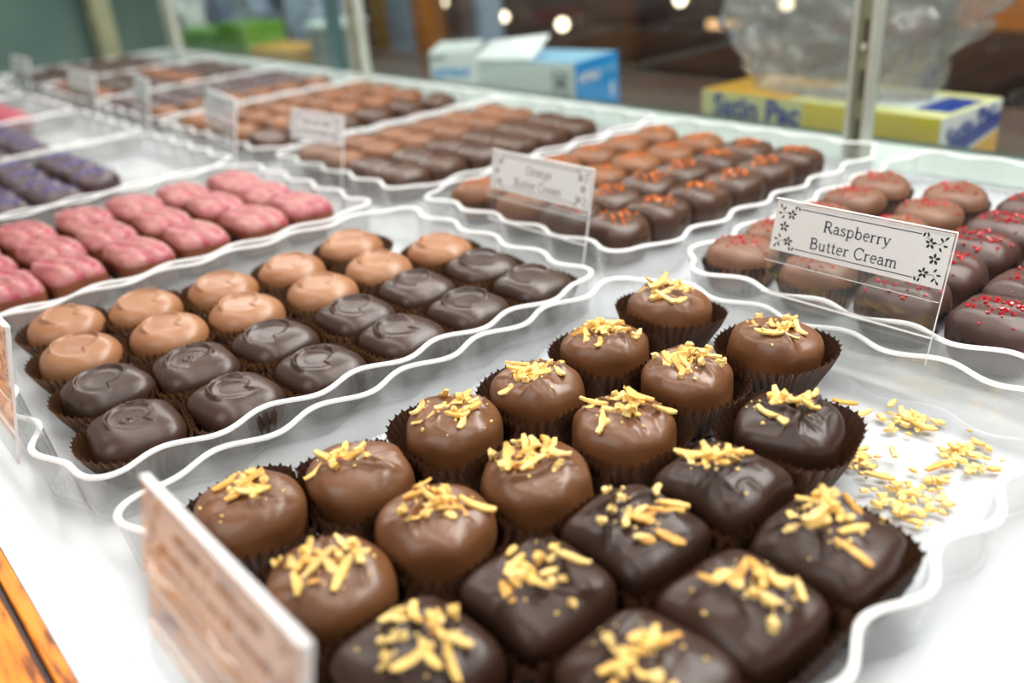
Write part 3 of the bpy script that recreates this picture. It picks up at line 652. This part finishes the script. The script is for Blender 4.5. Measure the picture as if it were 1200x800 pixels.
# ------------------------------------------------------------------ display case
case = thing('display_case', 'chocolate display case with white shelf, oak front trim and steel posts', 'display case', (0, 0, 0))
link('shelf', boxmesh('shelf', (.0185, -.35, -.018), (.664, 1.9, 0), M['shelf']), case, label='glossy white shelf')
link('oak_trim', boxmesh('oak_trim', (-.05, -.35, -.040), (.0118, 1.9, -.0010), M['oak'], .0012), case, label='golden oak front rail')
link('oak_lip', boxmesh('oak_lip', (.0138, -.35, -.040), (.0183, 1.9, .0004), M['oak'], .0006), case, label='narrow oak lip')
link('groove', boxmesh('groove', (.0118, -.35, -.040), (.0138, 1.9, -.004), M['ledge']), case)
link('rear_sill', boxmesh('rear_sill', (.600, -.35, -.0002), (.6625, 1.9, .0022), prin('pale_grey_green_sill', (190, 206, 200), .3), .0004), case, label='pale grey-green rear sill')
link('gasket', boxmesh('gasket', (.662, -.35, 0), (.672, 1.9, .0035), M['gasket']), case)
link('back_glass', boxmesh('back_glass', (.6655, -.35, .0035), (.6695, 1.9, .62), M['glass']), case, label='clear back glass')
def post(y, x=.602, w=.0165, d=.012, h=.5, face='steel'):
    B = Bag(); x1 = x + d
    B.box((x1 - .002, y - w / 2, 0), (x1, y + w / 2, h), 0)
    for s in (-1, 1): a, b = sorted((y + s * w / 2, y + s * (w / 2 - .0032))); B.box((x, a, 0), (x1 - .002, b, h), 0)
    z = .0; B.box((x + .004, y - w / 2 + .0032, 0), (x1 - .0021, y + w / 2 - .0032, h), 1)
    p = link('post', B.mesh('post', [M[face], M['greygreen']]), case, label='slotted steel shelf post')
    B = Bag(); z = .012
    while z < h - .04: B.box((x + .0034, y - .0017, z), (x + .0041, y + .0017, z + .020)); z += .034
    link('slot', B.mesh('slot', [M['steel_dark']]), p)
    # screw half way up
    B = Bag(); n = 12
    V = [(x + .0015, y + .0026 * math.cos(2 * PI * k / n), .082 + .0026 * math.sin(2 * PI * k / n)) for k in range(n)]; V2 = [(x + .004, v[1], v[2]) for v in V]
    B.add(V + V2, [tuple(range(n))[::-1]] + [(k, (k + 1) % n, n + (k + 1) % n, n + k) for k in range(n)])
    link('screw', B.mesh('screw', [M['steel']]), p)
for y, w in ((.322, .0165), (.988, .024), (1.57, .022)): post(y, w=w)
post(1.70, .52, .040, .03, face='greygreen')
link('side_glass', boxmesh('side_glass', (.03, 1.742, .0), (.66, 1.75, .62), M['teal']), case, label='dark teal end panel')
link('glass_joint', boxmesh('glass_joint', (.650, 1.115, .004), (.664, 1.135, .62), prin('teal_edge', (70, 98, 98), .3)), case, label='teal glass edge strip')

# ------------------------------------------------------------------ room beyond the case
def struct(name, me, **k): o = link(name, me); o['kind'] = 'structure'; return o
struct('wall_back', boxmesh('wall_back', (2.25, -2.5, -.95), (2.35, 6.5, 1.6), M['wall']))
struct('floor', boxmesh('floor', (-2.0, -2.5, -1.0), (2.4, 6.5, -.95), M['floor']))
LZ = -.032
bc = thing('back_counter', 'dark brown counter behind the case glass, under the boxes', 'counter', (0, 0, 0))
link('counter_top', boxmesh('counter_top', (.675, -.4, LZ - .03), (.98, 2.4, LZ), M['ledge'], .002), bc)
link('counter_body', boxmesh('counter_body', (.70, -.4, -.95), (.95, 2.4, LZ - .03), M['wall']), bc)
link('case_plinth', boxmesh('plinth', (-.04, -.35, -.95), (.66, 1.9, -.041), M['oak']), case)
def board(label, y0, y1, mat, x=1.25, z1=.9, d=.05):
    o = link('upright_board', boxmesh('upright_board', (x, y0, -.95), (x + d, y1, z1), mat, .003)); o['label'] = label; o['category'] = 'upright'; return o
# uprights seen left of the glove boxes (positions on the plane x = 1.05)
board('yellow-brown wooden upright left of the glove boxes', 1.660, 1.723, M['timber_y'], 1.10)
board('blue-grey painted upright between two wooden ones', 1.581, 1.659, M['bluegrey'], 1.10)
board('orange wooden upright just left of glove boxes', 1.521, 1.565, M['timber'], 1.10)
board('grey-pink upright behind the glove boxes', 1.372, 1.406, prin('grey_pink_paint', (118, 100, 100), .5), 1.10)
board('slim blue-grey upright behind the glove boxes', 1.342, 1.367, M['bluegrey'], 1.10)
board('broad brown timber upright in dark background, above the gap between boxes', 1.93, 2.10, prin('brown_timber', (98, 66, 38), .5), 2.15)
o = link('shelf_board', boxmesh('shelf_board', (1.7, -.2, -.06), (1.95, .735, -.005), M['timber'], .003)); o['label'] = 'orange wooden shelf board at upper right corner'; o['category'] = 'shelf'
o.location = (0, 0, 0)
link('bracket', boxmesh('bracket', (1.95, .1, -.06), (2.25, .16, -.02), M['wall']), o)

# glove boxes
def text_obj(s, size, mat, mw, parent, name='print', bold=0):
    cu = bpy.data.curves.new(name, 'FONT'); cu.body = s; cu.size = size; cu.align_x = 'CENTER'; cu.align_y = 'CENTER'; cu.offset = bold; cu.extrude = .00005
    tmp = bpy.data.objects.new(name, cu); dg = bpy.context.evaluated_depsgraph_get(); COL.objects.link(tmp); dg.update()
    me = bpy.data.meshes.new_from_object(tmp.evaluated_get(dg)); bpy.data.objects.remove(tmp); me.materials.clear(); me.materials.append(mat)
    o = link(name, me, parent); o.matrix_local = mw; return o
def face_minus_x(x, y, z): return Matrix.Translation((x, y, z)) @ Matrix(((0, 0, -1), (-1, 0, 0), (0, 1, 0))).to_4x4()
def face_minus_y(x, y, z): return Matrix.Translation((x, y, z)) @ Matrix(((1, 0, 0), (0, 0, -1), (0, 1, 0))).to_4x4()
g = thing('glove_box', 'opened glove box with blue end and pale mint side behind glass', 'box', (.6986, .7746, LZ), math.radians(10.5), 'glove boxes on the back counter')
LX, LY, LH = .088, .135, .062      # x depth (end face), y length, height
B = Bag(); B.box((0, -.062, 0), (LX, .075, LH), 0); B.box((-.0003, -.0625, 0), (LX + .0003, -.0618, LH), 1)
B.box((.0, -.0625, LH), (LX, .075, LH + .0006), 2)
link('carton', B.mesh('carton', [M['palegreen'], M['blue'], prin('pale_blue_card', (150, 196, 226), .5)]), g)
link('end_panel', boxmesh('end_panel', (-.0006, -.0634, 0), (LX, -.0626, LH + .001), M['blue']), g, label='bright blue end panel')
fl = link('torn_flap', mesh('torn_flap', [(-.004, .080, LH + .001), (.03, .078, LH + .018), (.05, .005, LH + .024), (.0, -.004, LH + .003), (.022, .045, LH + .022)], [(0, 3, 4), (3, 2, 4), (2, 1, 4), (1, 0, 4)], M['whitecard']), g, label='crumpled white torn flap')
fl.modifiers.new('thickness', 'SOLIDIFY').thickness = .0008
text_obj('NITRILE', .0125, M['whitecard'], face_minus_y(.026, -.0640, .044), g, 'lettering', .0006)
text_obj('GLOVES', .0115, prin('light_blue_print', (120, 196, 236), .5), face_minus_y(.064, -.0640, .047), g, 'lettering', .0004)
text_obj('100', .012, M['whitecard'], Matrix.Translation((.074, -.0640, .022)) @ Matrix(((0, -1, 0), (0, 0, -1), (1, 0, 0))).to_4x4().to_3x3().to_4x4(), g, 'lettering', .0005)
B = Bag()
for lo, hi in (((-.0008, -.052, .026), (-.0003, -.050, .052)), ((-.0008, -.034, .026), (-.0003, -.032, .052)), ((-.0008, -.052, .050), (-.0003, -.032, .052)), ((-.0008, -.052, .026), (-.0003, -.032, .028)), ((-.0008, -.047, .034), (-.0003, -.038, .046))): B.box(lo, hi)
link('printed_mark', B.mesh('printed_mark', [prin('grey_print', (96, 110, 108), .5)]), g)
g = thing('glove_box', 'pale glove box with small blue NITRILE lettering, left of the opened one', 'box', (.722, .948, LZ), math.radians(44), 'glove boxes on the back counter')
link('carton', boxmesh('carton', (0, -.031, 0), (.10, .031, .062), M['palegreen'], .001), g)
text_obj('NITRILE', .0135, M['blue'], face_minus_x(-.0005, .004, .034), g, 'lettering', .0006)
text_obj('hand', .012, prin('grey_print_2', (110, 120, 120), .5), face_minus_x(-.0005, .022, .055), g, 'lettering', .0002)

# deli paper box
d = thing('deli_paper_box', 'flat yellow, white and blue deli paper box behind glass', 'box', (.697, .417, LZ), math.radians(-3.8))
H = .050; y0, y1, dx = -.119, .119, .093
link('carton', boxmesh('carton', (0, y0, 0), (dx, y1, H), M['paleyellow'], .0008), d)
B = Bag(); B.box((-.0006, y0, .0), (.0001, y1, .028), 0); B.box((-.0006, y0, .028), (.0001, .005, H), 1); B.box((-.0006, .062, .027), (.0001, y1, H), 2)
B.box((-.0004, y0 - .0006, 0), (dx, y0 + .0001, H), 3)
B.box((0, .02, H), (dx, y1, H + .0006), 4); B.box((.02, y0 + .006, H), (.075, -.085, H + .0008), 0); B.box((0, y0, H), (.02, .02, H + .0006), 5); B.box((.075, y0, H), (dx, .02, H + .0006), 5); B.box((.02, -.085, H), (.075, .02, H + .0006), 3)
link('printed_panels', B.mesh('printed_panels', [M['royal'], M['yellow'], M['paleyellow'], M['whitecard'], M['gold'], M['paleyellow']]), d)
link('blue_band', mesh('blue_band', [(.0, y0 - .0008, .012), (.0, y0 - .0008, .026), (dx, y0 - .0008, .042), (dx, y0 - .0008, .028)], [(0, 3, 2, 1)], M['royal']), d)
link('yellow_corner', mesh('yellow_corner', [(.030, y0 - .0009, .014), (dx, y0 - .0009, .026), (dx, y0 - .0009, .0)], [(0, 2, 1)], M['gold']), d)
text_obj('Satin Pac', .027, M['royal'], face_minus_x(-.0010, .056, .0375), d, 'lettering', .0009)
text_obj('Satin Pac', .021, M['royal'], face_minus_y(.046, y0 - .0012, .038) @ Matrix.Rotation(math.radians(10), 4, 'Z'), d, 'lettering', .0007)
text_obj('Satin Pac', .026, M['royal'], Matrix.Translation((.035, .0, H + .0009)) @ Matrix.Rotation(-PI / 2, 4, 'Z'), d, 'lettering', .0007)

# plastic bag on the deli box
def bag(name, label, cx, cy, z0, rx, ry, h, seed, mat, nth=72, nz=30, flare=1.0, parent=None):
    V = []; F = []
    for k in range(nz + 1):
        t = k / nz
        for i in range(nth):
            a = 2 * PI * i / nth; p = Vector((math.cos(a) * 1.1, math.sin(a) * 1.1, t * 1.8)) + Vector((seed, 0, 0))
            f = noise.noise(p * 1.7) * .34 + abs(noise.noise(p * 3.0)) * .55 - .12 + noise.noise(p * 9) * .06
            r = (.62 + .38 * math.sin(PI * min(1, t * .75 + .12)) * flare) * (1 + f * (.4 + t))
            V.append((rx * r * math.cos(a), ry * r * math.sin(a), max(0.0, h * t + .012 * noise.noise(p * 3) * t)))
    for k in range(nz):
        for i in range(nth): j = (i + 1) % nth; F.append((k * nth + i, k * nth + j, (k + 1) * nth + j, (k + 1) * nth + i))
    V.append((0, 0, 0)); F += [((i + 1) % nth, i, len(V) - 1) for i in range(nth)]
    o = link(name, mesh(name, V, F, mat, True), None, (cx, cy, z0)); o['label'] = label; o['category'] = 'plastic bag'; return o
bag('plastic_bag', 'crumpled clear plastic bag on the deli paper box', .748, .420, LZ + .0515, .050, .110, .17, 3.3, M['bag'])

# things at the far left, strongly blurred
o = link('green_pack', boxmesh('green_pack', (.70, 1.62, LZ), (.78, 1.80, .030), M['green'], .004)); o['label'] = 'blurred light green pack at far left behind glass'; o['category'] = 'package'
o = link('green_pack', boxmesh('green_pack', (.70, 1.50, LZ), (.78, 1.615, .046), M['green_d'], .004)); o['label'] = 'blurred darker leaf-green pack right of the light one'; o['category'] = 'package'
bag('lilac_bag', 'blurred lilac and white bag above the green packs', .88, 1.87, LZ, .055, .15, .26, 8.1, M['lilac'])
bag('white_bag', 'blurred bright white crumpled bag beside the end post', .75, 1.88, LZ, .04, .07, .20, 5.7, M['white'])
bag('grey_bag', 'blurred pale grey bag upper left behind glass', .90, 1.60, LZ, .045, .08, .24, 2.2, M['lilac'])
def tub(label, x, y, r, h, mat):
    n = 40; V = []; F = []; prof = [(0, 0), (.86, 0), (.9, .03), (1.0, .86), (1.06, .87), (1.06, .95), (1.0, .98), (.6, 1.0), (0, 1.0)]
    for (a, z) in prof: V += [(r * a * math.cos(2 * PI * i / n), r * a * math.sin(2 * PI * i / n), h * z) for i in range(n)]
    for k in range(len(prof) - 1): F += [(k * n + i, k * n + (i + 1) % n, (k + 1) * n + (i + 1) % n, (k + 1) * n + i) for i in range(n)]
    o = link('plastic_tub', mesh('tub', V, F, mat, True), None, (x, y, LZ)); o['label'] = label; o['category'] = 'tub'
tub('pale mint plastic tub left of the steel post behind glass', .745, 1.270, .043, .090, M['mint'])
tub('blurred white plastic tub behind glass at upper left', .84, 1.415, .045, .075, M['white'])
o = link('yellow_box', boxmesh('yellow_box', (.70, 1.335, LZ), (.775, 1.49, .012), M['gold'], .002)); o['label'] = 'low yellow and blue box left of the mint tub'; o['category'] = 'box'
link('blue_side', boxmesh('blue_side', (.699, 1.337, LZ + .002), (.7003, 1.488, -.004), M['royal']), o)

# glowing balls stand in for reflected out-of-focus lights; wall mounts are added
BL = [(2.929, -.103, .6, 'above left glove box'), (2.574, -.147, .8, 'above the torn flap of the opened glove box'), (2.270, -.164, 1.1, 'brightest, above the opened glove box'), (2.085, -.098, .5, 'at top edge right of brightest'), (1.767, -.079, .8, 'at top edge above the gap between boxes'), (1.407, -.083, .9, 'at top edge above the plastic bag')]
SPH = bmesh.new(); bmesh.ops.create_icosphere(SPH, subdivisions=3, radius=.017)
mb = bpy.data.meshes.new('glow_spot'); SPH.to_mesh(mb); SPH.free(); mb.materials.append(M['glow_spot']); mb2 = mb.copy(); mb2.materials.clear(); mb2.materials.append(M['glow_spot_dim'])
fit = boxmesh('spot_mount', (.018, -.014, -.014), (.042, .014, .014), M['steel_dark'], .002)
for y, z, s, where in BL:
    t = thing('reflected_spot', 'small round spot of reflected light ' + where, 'light reflection', (2.208, y, z), 0, 'small round reflected lights before the dark wall')
    b = link('glow_spot', mb if s > .55 else mb2, t); b.scale = (s ** .5,) * 3; link('spot_mount', fit, t)
for y, z, where in ((1.60, -.141, 'left of the plastic bag'), (2.02, -.112, 'beside the broad timber upright')):  # dim glowing bars stand in for a reflected streak of light
    t = thing('reflected_streak', 'dim orange streak of reflected light ' + where, 'light reflection', (2.19, y, z), 0); link('tube', boxmesh('tube', (-.008, -.05, -.010), (.008, .05, .010), M['glow_spot_dim'], .004), t); link('streak_mount', boxmesh('streak_mount', (.008, -.01, -.008), (.06, .01, .008), M['steel_dark']), t)
